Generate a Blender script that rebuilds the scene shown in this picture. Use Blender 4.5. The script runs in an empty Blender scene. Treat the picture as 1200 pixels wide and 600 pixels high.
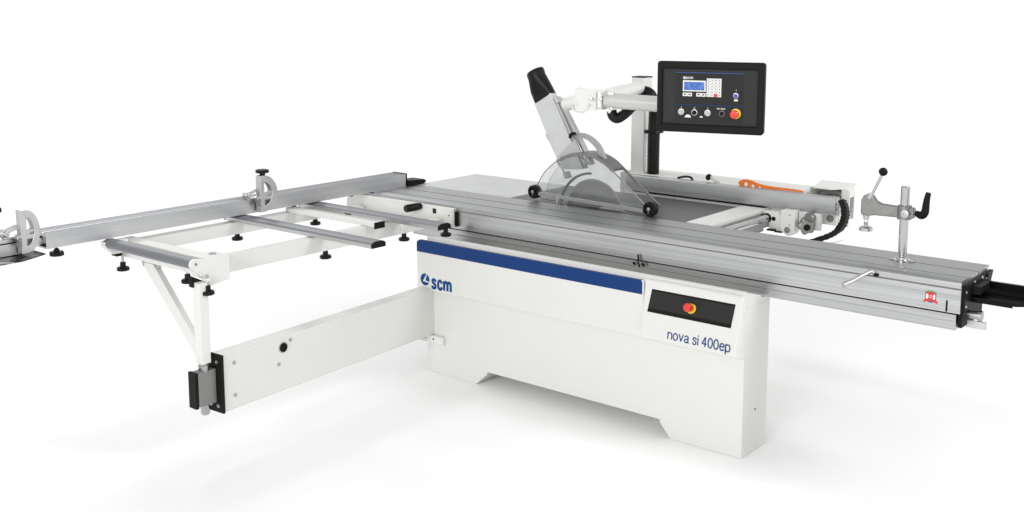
import bpy, bmesh, math, random
from mathutils import Vector, Matrix
random.seed(7)
S = bpy.context.scene
COL = S.collection

# ---------------------------------------------------------------- camera
cam_data = bpy.data.cameras.new('camera')
cam = bpy.data.objects.new('camera', cam_data)
COL.objects.link(cam)
S.camera = cam
yaw, pitch, roll = math.radians(128.623875), math.radians(8.31875), math.radians(0.08481)
fw = Vector((math.cos(pitch)*math.cos(yaw), math.cos(pitch)*math.sin(yaw), -math.sin(pitch)))
rt = Vector((math.sin(yaw), -math.cos(yaw), 0)); up = rt.cross(fw)
rt, up = math.cos(roll)*rt + math.sin(roll)*up, -math.sin(roll)*rt + math.cos(roll)*up
cam.matrix_world = Matrix(((rt.x, up.x, -fw.x, 2.175), (rt.y, up.y, -fw.y, -4.236),
                           (rt.z, up.z, -fw.z, 2.0), (0, 0, 0, 1)))
cam_data.sensor_width = 36; cam_data.lens = 38.5154
cam_data.shift_x = -0.018015; cam_data.shift_y = -0.085936
cam_data.clip_start = 0.05; cam_data.clip_end = 500
S.render.resolution_x = 1024; S.render.resolution_y = 512

# ---------------------------------------------------------------- studio light
S.view_settings.view_transform = 'Standard'; S.view_settings.look = 'None'
S.view_settings.exposure = 0; S.view_settings.gamma = 1
W = bpy.data.worlds.new('World'); S.world = W; W.use_nodes = True
nt = W.node_tree; nt.nodes.clear()
wo = nt.nodes.new('ShaderNodeOutputWorld'); wb = nt.nodes.new('ShaderNodeBackground')
tc = nt.nodes.new('ShaderNodeTexCoord'); sx = nt.nodes.new('ShaderNodeSeparateXYZ')
rp = nt.nodes.new('ShaderNodeValToRGB')
rp.color_ramp.elements[0].position = 0.0; rp.color_ramp.elements[0].color = (1, 1, 1, 1)
rp.color_ramp.elements[1].position = 0.95; rp.color_ramp.elements[1].color = (.50, .50, .50, 1)
e = rp.color_ramp.elements.new(0.12); e.color = (1, 1, 1, 1)
nt.links.new(tc.outputs['Generated'], sx.inputs[0]); nt.links.new(sx.outputs['Z'], rp.inputs[0])
nt.links.new(rp.outputs[0], wb.inputs['Color']); wb.inputs['Strength'].default_value = 1.03
nt.links.new(wb.outputs[0], wo.inputs['Surface'])

def area(name, loc, target, sx_, sy_, power, col=(1, 1, 1)):
    l = bpy.data.lights.new(name, 'AREA'); l.shape = 'RECTANGLE'; l.size = sx_; l.size_y = sy_
    l.energy = power; l.color = col
    o = bpy.data.objects.new(name, l); COL.objects.link(o); o.location = loc
    o.rotation_euler = (Vector(target)-Vector(loc)).to_track_quat('-Z', 'Y').to_euler()
    return o
area('softbox_front', (1.2, -10.0, 3.6), (-.9, 0, .5), 4.5, 3.0, 450)
area('softbox_left', (-7.0, 1.2, 5.6), (-1.0, .1, .2), 1.8, 1.8, 175)
area('softbox_right', (5.2, 1.6, 4.9), (-1.2, -.3, .2), 1.8, 1.8, 185)

# ---------------------------------------------------------------- materials
def mat(name, col, rough=.5, metal=0, noise=0, nscale=(6, 6, 6), bump=0, bscale=200, coat=0, emit=None, spec=.5):
    m = bpy.data.materials.new(name); m.use_nodes = True
    t = m.node_tree; b = t.nodes['Principled BSDF']
    b.inputs['Base Color'].default_value = (*col, 1)
    b.inputs['Roughness'].default_value = rough; b.inputs['Metallic'].default_value = metal
    b.inputs['Specular IOR Level'].default_value = spec
    if coat: b.inputs['Coat Weight'].default_value = coat; b.inputs['Coat Roughness'].default_value = .12
    if emit:
        b.inputs['Emission Color'].default_value = (*emit[:3], 1); b.inputs['Emission Strength'].default_value = emit[3]
    if noise or bump:
        tc = t.nodes.new('ShaderNodeTexCoord'); mp = t.nodes.new('ShaderNodeMapping')
        mp.inputs['Scale'].default_value = nscale
        t.links.new(tc.outputs['Object'], mp.inputs['Vector'])
    if noise:
        n = t.nodes.new('ShaderNodeTexNoise'); n.inputs['Scale'].default_value = 1; n.inputs['Detail'].default_value = 5
        n.inputs['Roughness'].default_value = .62
        t.links.new(mp.outputs[0], n.inputs['Vector'])
        mx = t.nodes.new('ShaderNodeMix'); mx.data_type = 'RGBA'
        mx.inputs['A'].default_value = (*[c*(1-noise) for c in col], 1)
        mx.inputs['B'].default_value = (*[min(1, c*(1+noise)) for c in col], 1)
        rr = t.nodes.new('ShaderNodeMapRange'); rr.inputs['From Min'].default_value = .3; rr.inputs['From Max'].default_value = .7
        t.links.new(n.outputs['Fac'], rr.inputs['Value']); t.links.new(rr.outputs[0], mx.inputs['Factor'])
        t.links.new(mx.outputs['Result'], b.inputs['Base Color'])
        r2 = t.nodes.new('ShaderNodeMapRange')
        r2.inputs['To Min'].default_value = max(.02, rough-.06); r2.inputs['To Max'].default_value = min(1, rough+.08)
        t.links.new(n.outputs['Fac'], r2.inputs['Value']); t.links.new(r2.outputs[0], b.inputs['Roughness'])
    if bump:
        n = t.nodes.new('ShaderNodeTexNoise'); n.inputs['Scale'].default_value = bscale; n.inputs['Detail'].default_value = 3
        t.links.new(tc.outputs['Object'], n.inputs['Vector'])
        bp = t.nodes.new('ShaderNodeBump'); bp.inputs['Strength'].default_value = bump; bp.inputs['Distance'].default_value = .001
        t.links.new(n.outputs['Fac'], bp.inputs['Height']); t.links.new(bp.outputs[0], b.inputs['Normal'])
    return m

PAINT = mat('white_powder_coat', (.67, .67, .645), .42, 0, .012, (2, 2, 2), .05, 380)
PAINT2 = mat('white_painted_steel', (.68, .68, .655), .34, 0, .012, (3, 3, 3), .03, 300)
BLUE = mat('blue_paint', (.003, .034, .155), .42, 0, .04, (3, 3, 3), spec=.2)
INK = mat('blue_print', (.006, .055, .19), .5, spec=.15)
ALU_X = mat('brushed_aluminium_lengthwise', (.51, .515, .52), .30, 1, .17, (.35, 110, 110))
ALU_TOP = mat('shaded_aluminium_slide_top', (.39, .395, .40), .42, 1, .11, (.4, 120, 120))  # slide aluminium again, darkened to put shade into its upward faces
ALU_Y = mat('brushed_aluminium_crosswise', (.61, .615, .625), .38, 1, .06, (60, .8, 60))
ALU_D = mat('grey_and_shaded_aluminium', (.24, .245, .26), .62, .8, .05, (3, 3, 3))  # roller grey; also stands for shade on tops of bars and fence
CAST = mat('cast_aluminium', (.56, .56, .56), .42, 1, .06, (25, 25, 25), .25, 500)
CASTD = mat('cast_grey_metal', (.27, .27, .265), .45, 1, .10, (25, 25, 25), .4, 400)
CHROME = mat('polished_steel', (.55, .55, .55), .16, 1)
STEEL = mat('steel', (.45, .45, .45), .3, 1, .05, (20, 20, 20))
IRON = mat('ground_cast_iron', (.115, .118, .12), .42, .75, .10, (6, 60, 6))
IRONL = mat('light_steel_table', (.60, .605, .61), .5, .6, .05, (5, 9, 5))
BLACK = mat('black_plastic', (.010, .010, .009), .45, 0, .1, (20, 20, 20), .1, 500, spec=.09)
BLACKG = mat('black_gloss_metal', (.004, .004, .005), .25, .0, spec=.12)
RUBBER = mat('black_rubber', (.007, .007, .008), .36, 0, .15, (20, 20, 20), spec=.2)
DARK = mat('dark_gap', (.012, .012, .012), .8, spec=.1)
FASCIA = mat('dark_grey_fascia', (.026, .027, .026), .55, 0, .06, (40, 40, 40), .1, 900, spec=.1)
GREY = mat('grey_plastic', (.19, .19, .185), .4, 0, .05, (20, 20, 20))
RED = mat('red_plastic', (.66, .025, .015), .3, coat=.4)
REDP = mat('red_print', (.55, .03, .03), .5)
GREENP = mat('green_print', (.03, .30, .13), .5)
YELLOW = mat('yellow_plastic', (.75, .52, .02), .4)
ORANGE = mat('orange_plastic', (.72, .17, .015), .38, 0, .04, (30, 30, 30))
WHITEP = mat('white_print', (.72, .72, .70), .5)
BTNW = mat('white_button', (.42, .42, .41), .35)
BTNB = mat('blue_button', (.02, .05, .35), .3)
def lcd():
    m = bpy.data.materials.new('lit_display'); m.use_nodes = True; t = m.node_tree; b = t.nodes['Principled BSDF']
    b.inputs['Base Color'].default_value = (.01, .03, .15, 1); b.inputs['Roughness'].default_value = .2
    tc = t.nodes.new('ShaderNodeTexCoord'); n = t.nodes.new('ShaderNodeTexNoise'); n.inputs['Scale'].default_value = 70
    r = t.nodes.new('ShaderNodeValToRGB')
    r.color_ramp.elements[0].position = .35; r.color_ramp.elements[0].color = (.03, .10, .50, 1)
    r.color_ramp.elements[1].position = .68; r.color_ramp.elements[1].color = (.16, .40, .85, 1)
    t.links.new(tc.outputs['Object'], n.inputs['Vector']); t.links.new(n.outputs['Fac'], r.inputs[0])
    t.links.new(r.outputs[0], b.inputs['Emission Color']); b.inputs['Emission Strength'].default_value = .55
    return m
LCD = lcd()
def clear(name, tint, a, ior=1.4):
    m = bpy.data.materials.new(name); m.use_nodes = True; t = m.node_tree
    t.nodes.clear(); o = t.nodes.new('ShaderNodeOutputMaterial')
    tr = t.nodes.new('ShaderNodeBsdfTransparent'); tr.inputs[0].default_value = (*tint, 1)
    gl = t.nodes.new('ShaderNodeBsdfGlossy'); gl.inputs['Roughness'].default_value = .08; gl.inputs[0].default_value = (.9, .9, .9, 1)
    df = t.nodes.new('ShaderNodeBsdfDiffuse'); df.inputs[0].default_value = (.38, .38, .38, 1)
    tc = t.nodes.new('ShaderNodeTexCoord'); n = t.nodes.new('ShaderNodeTexNoise'); n.inputs['Scale'].default_value = 9
    n.inputs['Detail'].default_value = 6; t.links.new(tc.outputs['Object'], n.inputs['Vector'])
    mr = t.nodes.new('ShaderNodeMapRange'); mr.inputs['From Min'].default_value = .35; mr.inputs['From Max'].default_value = .7
    mr.inputs['To Min'].default_value = a*.7; mr.inputs['To Max'].default_value = a*1.5
    t.links.new(n.outputs['Fac'], mr.inputs['Value'])
    m1 = t.nodes.new('ShaderNodeMixShader'); t.links.new(mr.outputs[0], m1.inputs[0])
    t.links.new(tr.outputs[0], m1.inputs[1]); t.links.new(df.outputs[0], m1.inputs[2])
    fr = t.nodes.new('ShaderNodeFresnel'); fr.inputs[0].default_value = ior
    m2 = t.nodes.new('ShaderNodeMixShader'); t.links.new(fr.outputs[0], m2.inputs[0])
    t.links.new(m1.outputs[0], m2.inputs[1]); t.links.new(gl.outputs[0], m2.inputs[2])
    t.links.new(m2.outputs[0], o.inputs['Surface'])
    return m
CLEAR = clear('clear_polycarbonate', (.95, .955, .955), .085)
CLEARROOF = clear('thin_clear_roof', (.985, .985, .985), .02, 1.02)
EDGE = mat('polycarbonate_edge', (.25, .26, .26), .2)

# ---------------------------------------------------------------- helpers
def V(*a): return Vector(a)
def link(name, bm, m, parent=None, bevel=0, smooth=35, seg=2):
    bmesh.ops.recalc_face_normals(bm, faces=bm.faces)
    me = bpy.data.meshes.new(name); bm.to_mesh(me); bm.free()
    me.materials.append(m)
    o = bpy.data.objects.new(name, me); COL.objects.link(o)
    if parent: o.parent = parent
    if smooth:
        for p in me.polygons: p.use_smooth = True
        ang = math.radians(smooth)
        b2 = bmesh.new(); b2.from_mesh(me)
        for e in b2.edges:
            if len(e.link_faces) != 2 or e.calc_face_angle(9) > ang: e.smooth = False
        b2.to_mesh(me); b2.free()
    if bevel:
        md = o.modifiers.new('edge_rounding', 'BEVEL'); md.width = bevel; md.segments = seg
        md.limit_method = 'ANGLE'; md.angle_limit = math.radians(40); md.harden_normals = True
    return o
def B(*boxes):
    bm = bmesh.new()
    for b in boxes: add_box(bm, *b)
    return bm
def add_box(bm, x0, x1, y0, y1, z0, z1):
    vs = [bm.verts.new((x, y, z)) for x in (x0, x1) for y in (y0, y1) for z in (z0, z1)]
    for f in ((0, 1, 3, 2), (4, 6, 7, 5), (0, 4, 5, 1), (2, 3, 7, 6), (0, 2, 6, 4), (1, 5, 7, 3)):
        bm.faces.new([vs[i] for i in f])
def frame(d, ref=None):
    d = d.normalized(); ref = ref or (V(0, 0, 1) if abs(d.z) < .95 else V(1, 0, 0))
    a = d.cross(ref).normalized(); return a, a.cross(d).normalized()
def ring(bm, c, a, b, ra, rb=None, n=20):
    rb = ra if rb is None else rb
    return [bm.verts.new(c + a*ra*math.cos(2*math.pi*i/n) + b*rb*math.sin(2*math.pi*i/n)) for i in range(n)]
def bridge(bm, r0, r1):
    n = len(r0)
    for i in range(n): bm.faces.new((r0[i], r0[(i+1) % n], r1[(i+1) % n], r1[i]))
def lathe(bm, base, axis, prof, n=24):
    """prof: list of (distance along axis, radius)"""
    axis = Vector(axis).normalized(); a, b = frame(axis); base = Vector(base)
    rs = [ring(bm, base+axis*h, a, b, max(r, 1e-4), n=n) for h, r in prof]
    for i in range(len(rs)-1): bridge(bm, rs[i], rs[i+1])
    bm.faces.new(rs[0]); bm.faces.new(rs[-1])
def tube(bm, pts, r, n=14, rb=None, ref=None):
    pts = [Vector(p) for p in pts]; rs = []
    for i, p in enumerate(pts):
        d = (pts[min(i+1, len(pts)-1)]-pts[max(i-1, 0)])
        a, b = frame(d, ref); rs.append(ring(bm, p, a, b, r, rb, n))
    for i in range(len(rs)-1): bridge(bm, rs[i], rs[i+1])
    bm.faces.new(rs[0]); bm.faces.new(rs[-1])
def beam(bm, p0, p1, w, h, ref=V(0, 0, 1)):
    """rectangular bar between two points, w across, h along ref"""
    p0 = Vector(p0); p1 = Vector(p1); d = (p1-p0).normalized(); a = d.cross(ref).normalized(); b = a.cross(d).normalized()
    q = [(-w/2, -h/2), (w/2, -h/2), (w/2, h/2), (-w/2, h/2)]
    r0 = [bm.verts.new(p0+a*u+b*v) for u, v in q]; r1 = [bm.verts.new(p1+a*u+b*v) for u, v in q]
    bridge(bm, r0, r1); bm.faces.new(r0); bm.faces.new(r1)
def prism(bm, pts, d):
    """closed polygon of 3D points extruded by vector d"""
    d = Vector(d); a = [bm.verts.new(Vector(p)) for p in pts]; b = [bm.verts.new(Vector(p)+d) for p in pts]
    bridge(bm, a, b); bm.faces.new(a); bm.faces.new(b)
def band(bm, outer, inner, d):
    """open or closed strip between two polylines extruded by d"""
    d = Vector(d); n = len(outer)
    o0 = [bm.verts.new(Vector(p)) for p in outer]; i0 = [bm.verts.new(Vector(p)) for p in inner]
    o1 = [bm.verts.new(Vector(p)+d) for p in outer]; i1 = [bm.verts.new(Vector(p)+d) for p in inner]
    for k in range(n-1):
        bm.faces.new((o0[k], o0[k+1], i0[k+1], i0[k])); bm.faces.new((o1[k], o1[k+1], i1[k+1], i1[k]))
        bm.faces.new((o0[k], o0[k+1], o1[k+1], o1[k])); bm.faces.new((i0[k], i0[k+1], i1[k+1], i1[k]))
    for k in (0, n-1): bm.faces.new((o0[k], i0[k], i1[k], o1[k]))
def arc(cx, cz, r, a0, a1, n, y=None):
    out = []
    for i in range(n+1):
        t = math.radians(a0+(a1-a0)*i/n); out.append((cx+r*math.cos(t), cz+r*math.sin(t)))
    return out
def smoothpts(pts, n=6):
    P = [Vector(p) for p in pts]; out = []
    for i in range(len(P)-1):
        p0 = P[max(i-1, 0)]; p1 = P[i]; p2 = P[i+1]; p3 = P[min(i+2, len(P)-1)]
        for k in range(n):
            t = k/n
            out.append(.5*((2*p1)+(p2-p0)*t+(2*p0-5*p1+4*p2-p3)*t*t+(3*p1-p0-3*p2+p3)*t**3))
    out.append(P[-1]); return out
def one(fn, *a, **k):
    bm = bmesh.new(); fn(bm, *a, **k); return bm
def empty(name, loc, label, cat, group=None):
    o = bpy.data.objects.new(name, None); COL.objects.link(o); o.location = loc
    o.empty_display_size = .1
    o['label'] = label; o['category'] = cat
    if group: o['group'] = group
    return o
class Root:
    """parts are modelled in world metres and parented to an Empty at the thing's base"""
    pass
def fix(o, root):
    o.parent = root; o.matrix_parent_inverse = Matrix.Translation(root.location).inverted(); return o
def P_(name, bm, m, root, **k):
    o = link(name, bm, m, None, **k)
    if root.type == 'EMPTY' and root.parent is None: fix(o, root)
    else: o.parent = root
    return o
def text(name, body, size, M, m, parent, xs=1.0, off=0, depth=.0006):
    c = bpy.data.curves.new(name, 'FONT'); c.body = body; c.size = size; c.extrude = depth; c.offset = off
    t = bpy.data.objects.new(name, c); COL.objects.link(t)
    bpy.context.view_layer.update()
    dg = bpy.context.evaluated_depsgraph_get()
    me = bpy.data.meshes.new_from_object(t.evaluated_get(dg)); bpy.data.objects.remove(t)
    me.name = name; me.transform(M @ Matrix.Diagonal((xs, 1, 1, 1)))
    me.materials.clear(); me.materials.append(m)
    o = bpy.data.objects.new(name, me); COL.objects.link(o); o.parent = parent
    return o
def plane_frame(origin, right, upv):
    r = Vector(right).normalized(); u = Vector(upv).normalized(); n = r.cross(u)
    return Matrix(((r.x, u.x, n.x, origin[0]), (r.y, u.y, n.y, origin[1]), (r.z, u.z, n.z, origin[2]), (0, 0, 0, 1)))
def xf(bm, M): bmesh.ops.transform(bm, matrix=M, verts=bm.verts); return bm
GL = {
 'n': (.60, [[(0, 0), (0, 1)], [(0, .50), (.06, .78), (.30, .94), (.53, .84), (.60, .60), (.60, 0)]]),
 'm': (1.02, [[(0, 0), (0, 1)], [(0, .52), (.06, .80), (.25, .94), (.44, .85), (.51, .62), (.51, 0)], [(.51, .52), (.57, .80), (.77, .94), (.95, .85), (1.02, .62), (1.02, 0)]]),
 'o': (.68, [[(.34+.34*math.cos(math.radians(a)), .49+.46*math.sin(math.radians(a))) for a in range(0, 361, 30)]]),
 'v': (.62, [[(0, 1), (.31, .03)], [(.31, .03), (.62, 1)]]),
 'a': (.66, [[(.04, .70), (.12, .89), (.31, .95), (.50, .87), (.55, .68), (.55, .20), (.58, .05), (.68, .04)], [(.55, .56), (.30, .50), (.08, .42), (.02, .24), (.10, .08), (.26, .03), (.46, .12), (.55, .32)]]),
 's': (.56, [[(.54, .72), (.47, .89), (.29, .95), (.11, .89), (.06, .73), (.15, .60), (.42, .46), (.53, .31), (.47, .10), (.28, .03), (.09, .09), (.02, .28)]]),
 'i': (.02, [[(.01, 0), (.01, 1)], [(.01, 1.20), (.01, 1.36)]]),
 '4': (.70, [[(.50, 0), (.50, 1.34)], [(.50, 1.32), (.03, .44)], [(.0, .40), (.72, .40)]]),
 '0': (.64, [[(.32+.32*math.cos(math.radians(a)), .66+.65*math.sin(math.radians(a))) for a in range(0, 361, 30)]]),
 'e': (.64, [[(.04, .53), (.63, .53)], [(.63, .50), (.58, .80), (.34, .95), (.11, .83), (.02, .49), (.11, .15), (.34, .03), (.54, .11), (.62, .28)]]),
 'p': (.64, [[(0, -.38), (0, 1)], [(0, .66), (.10, .88), (.32, .95), (.54, .83), (.63, .49), (.54, .15), (.32, .03), (.10, .11), (0, .33)]]),
 'c': (.58, [[(.57, .68), (.50, .86), (.32, .95), (.10, .83), (.02, .49), (.10, .15), (.32, .03), (.50, .12), (.58, .32)]]),
 ' ': (.12, [])}
def strokes(name, body, xh, width, w, M, m, parent, gap=.27, depth=.0006):
    """sans lettering drawn with strokes of one weight; w in x-heights"""
    tot = sum(GL[c][0] for c in body)+gap*(len(body)-1); kx = width/tot/xh
    bm = bmesh.new(); cur = 0; lay = 0
    for ch in body:
        adv, pls = GL[ch]
        for pl in pls:
            pts = [V((cur+x)*kx, y, 0) for x, y in pl]
            if len(pts) > 2: pts = smoothpts(pts, 4)
            L, Rr = [], []
            for i, p in enumerate(pts):
                d = pts[min(i+1, len(pts)-1)]-pts[max(i-1, 0)]
                if (pts[0]-pts[-1]).length < 1e-4 and i in (0, len(pts)-1): d = pts[1]-pts[-2]
                d.normalize(); nn = V(-d.y, d.x, 0)*(w/2)
                L.append((p+nn)*xh+V(0, 0, lay*.00006)); Rr.append((p-nn)*xh+V(0, 0, lay*.00006))
            band(bm, L, Rr, (0, 0, depth)); lay += 1
        cur += adv+gap
    xf(bm, M); return P_(name, bm, m, parent, smooth=0)
def emblem(M, r, m, name, parent, depth=.0008):
    """round mark: a disc with a white slanted 4-like cut"""
    bm = bmesh.new()
    def seg(pts):
        prism(bm, [(x*r, y*r, 0) for x, y in pts], (0, 0, depth))
    # left/lower crescent
    big = [(math.cos(math.radians(a)), math.sin(math.radians(a))) for a in range(72, 331, 8)]
    seg(big + [(math.cos(math.radians(332)), math.sin(math.radians(332))), (-.52, -.36)])
    small = [(math.cos(math.radians(a)), math.sin(math.radians(a))) for a in range(-18, 53, 7)]
    seg([(.12, -.14)] + small + [(.42, .86)])
    xf(bm, M); return link(name, bm, m, parent, smooth=0)

# ---------------------------------------------------------------- the setting
FLOOR = mat('white_studio_floor', (.95, .95, .95), .9, spec=.1)
fl = link('floor', B((-5.2, 2.5, -3.0, 2.9, -.02, 0)), FLOOR, smooth=0); fl['kind'] = 'structure'

# =====================================================================================
# PANEL SAW
# =====================================================================================
saw = empty('panel_saw', (-.97, .12, 0), 'white sliding table panel saw with blue stripe, black control panel and clear blade guard', 'panel saw')

# ---- cabinet (front shell)
bm = bmesh.new()
sil = [(-1.936, 0), (-1.58, 0), (-1.504, .068), (-1.503, .082), (-.430, .082), (-.429, .068), (-.37, 0), (0, 0), (0, .690), (-1.936, .690)]
prism(bm, [(x, 0, z) for x, z in sil], (0, .237, 0))
cab = P_('cabinet', bm, PAINT, saw, bevel=.004)
P_('cabinet_side_flange', one(prism, [(-.0005, .018, .6895), (-.0005, .018, .7615), (-.0005, .168, .713), (-.0005, .2365, .713), (-.0005, .2365, .6895)], (-.016, 0, 0)), PAINT, cab)
P_('cabinet_flange', B((-1.934, -.0005, .001, .018, .6895, .7625)), PAINT, cab, bevel=.002)
P_('screw', one(lathe, (.0, .12, .20), (1, 0, 0), [(-.001, .005), (.003, .005), (.004, .003)], n=10), GREY, cab)
P_('machine_body', B((-1.72, -.52, .24, 1.06, .03, .80)), PAINT, saw, bevel=.005)
# ---- upper front panel with blue stripe
bm = bmesh.new()
r_ = .022
L_ = [(-1.990+r_-r_*math.cos(t), .742-r_+r_*math.sin(t)) for t in [math.pi/2*i/6 for i in range(7)]]
pts = [(-.515, .468), (-1.990, .468)] + L_ + [(-.515, .742)]
prism(bm, [(x, -.022, z) for x, z in pts], (0, .0215, 0))
fp = P_('front_panel', bm, PAINT, saw, bevel=.003)
bm = bmesh.new()
pts = [(-.523, .676), (-1.9905, .676)] + [(x-.0005, z+.0005) for x, z in L_] + [(-.53, .7425), (-.523, .735)]
prism(bm, [(x, -.0235, z) for x, z in pts], (0, .020, 0))
st = P_('blue_stripe', bm, BLUE, fp, bevel=.0015)
P_('cabinet_top_trim', B((-1.93, -.004, -.003, .020, .7625, .7655)), PAINT2, cab, smooth=0)
MF = plane_frame((-1.906, -.0228, .532), (1, 0, 0), (0, 0, 1))
emblem(plane_frame((-1.930, -.0222, .526), (1, 0, 0), (0, 0, 1)), .0335, INK, 'emblem', fp)
strokes('lettering', 'scm', .052, .138, .31, plane_frame((-1.877, -.0222, .486), (1, 0, 0), (0, 0, 1)), INK, fp, gap=.36)
# ---- operator console (wedge) with emergency stop
bm = bmesh.new()
oA = [(-.520, -.012, .752), (.000, -.012, .752), (.000, -.012, .466), (-.520, -.012, .466)]
oB = [(-.500, -.024, .745), (-.004, -.024, .745), (-.020, -.056, .480), (-.512, -.056, .480)]
a = [bm.verts.new(p) for p in oA]; b = [bm.verts.new(p) for p in oB]; c = [bm.verts.new((p[0], .004, p[2])) for p in oA]
bridge(bm, a, b); bridge(bm, c, a); bm.faces.new(b); bm.faces.new(c)
con = P_('console', bm, PAINT, saw, bevel=.005, seg=3)
def con_y(z): return -.024 - (.742-z)/.262*.031
bm = bmesh.new()
q = [(-.465, .714), (-.034, .714), (-.048, .606), (-.482, .606)]
a = [bm.verts.new((x, con_y(z)-.001, z)) for x, z in q]; b = [bm.verts.new((x, con_y(z)+.012, z)) for x, z in q]
bridge(bm, a, b); bm.faces.new(a); bm.faces.new(b)
cp = P_('console_fascia', bm, BLACK, con, smooth=0)
bm = bmesh.new()
q = [(-.465, .706), (-.036, .706), (-.046, .624), (-.477, .624)]
a = [bm.verts.new((x, con_y(z)-.0025, z)) for x, z in q]; b = [bm.verts.new((x, con_y(z)+.006, z)) for x, z in q]
bridge(bm, a, b); bm.faces.new(a); bm.faces.new(b)
P_('console_inlay', bm, FASCIA, con, smooth=0)
nrm = V(0, -.962, .275)
bc = V(-.252, con_y(.661)-.002, .661)
P_('button_collar', one(lathe, bc, nrm, [(0, .025), (.003, .025), (.004, .018)]), YELLOW, con)
P_('emergency_button', one(lathe, bc, nrm, [(0, .013), (.028, .013), (.029, .0195), (.040, .0195), (.046, .016), (.047, .001)]), RED, con)
MC = plane_frame((-.373, con_y(.507)-.0012, .507), (1, 0, 0), (0, .031/.262, 1))
strokes('lettering', 'nova si 400ep', .033, .318, .168, MC @ Matrix.Translation((.012, -.006, 0)), INK, con, gap=.24)

# ---- cast iron table and strips
TZ = .92
bm = B((-1.79, -.632, .549, 1.10, .885, TZ))
tb = P_('saw_table', bm, IRON, saw, bevel=.0015)
P_('table_slot', B((-1.62, -.90, .606, .622, .9195, .9206)), DARK, tb, smooth=0)
P_('table_insert', B((-1.64, -.88, .598, .604, .9195, .9210)), STEEL, tb, smooth=0)
P_('table_extension', B((-2.545, -1.792, .549, 1.105, .878, .9195)), IRONL, saw, bevel=.0015)
P_('table_edge_strip', B((-.630, -.490, .549, 1.19, .895, .9215)), PAINT2, saw, bevel=.002)
P_('table_apron', B((-1.75, -.66, .60, 1.05, .80, .884)), PAINT, saw)
# rail side of table: dark channel, rod
P_('rail_channel', B((-.489, -.440, .56, 1.12, .835, .884), (-.489, -.482, .56, 1.12, .80, .893)), GREY, saw, bevel=.002)
P_('rail_lip', B((-.480, -.474, .56, 1.10, .893, .905)), STEEL, saw, smooth=0)
P_('rip_fence_rail', one(tube, [(-.455, .56, .880), (-.455, 1.16, .880)], .021, 24), CHROME, saw)

# ---- sliding table
x0, x1 = -2.70, .86
prof = [(.541, .92), (.541, .909), (.395, .909), (.395, .917), (.3935, .917), (.3935, .90), (.3865, .90), (.3865, .917),
        (.385, .917)]
bm = bmesh.new()
top = [(.541, .920), (.3945, .920), (.3945, .905), (.3855, .905), (.3855, .920), (.2535, .920), (.2535, .914), (.2465, .914), (.2465, .920),
       (.184, .920), (.176, .917), (.171, .911), (.170, .904), (.170, .890),
       (.175, .8885), (.175, .885), (.170, .8835), (.170, .7860), (.52, .7860), (.52, .89), (.505, .905), (.541, .915)]
prism(bm, [(x0, y, z) for y, z in top], (x1-x0, 0, 0))
sl = P_('sliding_table', bm, ALU_X, saw, smooth=25)
for f_ in (sl,):
    me = f_.data; me.materials.append(ALU_TOP)
    for p in me.polygons:
        if p.normal.z > .8 and p.center.z > .9: p.material_index = 1  # upward faces take the darkened copy as painted shade
# dark shadow line in groove under nose, gap, lower rail
P_('nose_groove', B((x0+.01, x1-.002, .1735, .1765, .8848, .8887)), GREY, sl, smooth=0)
P_('slot_bed', B((x0+.01, x1-.003, .386, .394, .9052, .9060), (x0+.01, x1-.003, .2470, .2530, .9142, .9148)), DARK, sl, smooth=0)
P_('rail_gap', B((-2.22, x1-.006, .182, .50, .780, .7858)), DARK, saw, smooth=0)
bm = bmesh.new()
lo = [(.172, .7795), (.172, .754), (.175, .748), (.175, .722), (.172, .716), (.50, .716), (.50, .7795)]
prism(bm, [(-2.21, y, z) for y, z in lo], (.845+2.21, 0, 0))
P_('lower_rail', bm, ALU_X, saw, smooth=20)
# right end plate and hardware
ec = P_('end_cap', B((x1-.001, x1+.012, .185, .48, .792, .902), (x1-.012, x1+.006, .185, .45, .725, .790)), BLACK, saw, bevel=.002)
bm = bmesh.new()
for y, z in ((.2, .872), (.2, .812), (.30, .895), (.40, .895), (.46, .88)):
    lathe(bm, (x1+.012, y, z), (1, 0, 0), [(0, .007), (.004, .007), (.005, .004)], n=10)
P_('end_screws', bm, STEEL, ec)
P_('end_bracket', B((x1+.012, x1+.045, .27, .40, .850, .885)), BLACK, ec, bevel=.003)
P_('end_fin', one(prism, [(x1, .46, .90), (x1, .53, .905), (x1, .50, .86), (x1, .46, .85)], (.02, 0, 0)), BLACK, ec)
P_('bumper', one(lathe, (x1-.01, .262, .768), (1, 0, 0), [(0, .017), (.055, .017), (.057, .022), (.072, .022), (.074, .012)]), STEEL, saw)
P_('stop_tab', B((x1+.0, x1+.080, .252, .262, .715, .746)), CAST, saw, bevel=.002)
bm = bmesh.new()
tp = [(.275, .838), (.275, .852), (.288, .862), (.400, .862), (.412, .905), (.425, .905), (.425, .838)]
prism(bm, [(.74, y, z-.006) for y, z in [(.270, .832), (.270, .846), (.282, .858), (.395, .862), (.408, .917), (.425, .917), (.425, .832)]], (.0, 0, 0)) if False else None
bm = bmesh.new()
xa, xb, xc = .865, 1.055, 1.24
def tray(yz, thick): pass
secs = [(.262, .838, 1.035), (.262, .842, 1.05), (.300, .838, 1.085), (.405, .835, 1.19), (.425, .850, 1.21), (.425, .878, 1.21)]
lowr = [(.262, .832, 1.035), (.270, .826, 1.043), (.306, .826, 1.09), (.415, .826, 1.20), (.440, .850, 1.225), (.440, .878, 1.225)]
ua = [bm.verts.new((xa, y, z)) for y, z, x in secs]; ub = [bm.verts.new((x, y, z)) for y, z, x in secs]
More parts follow.
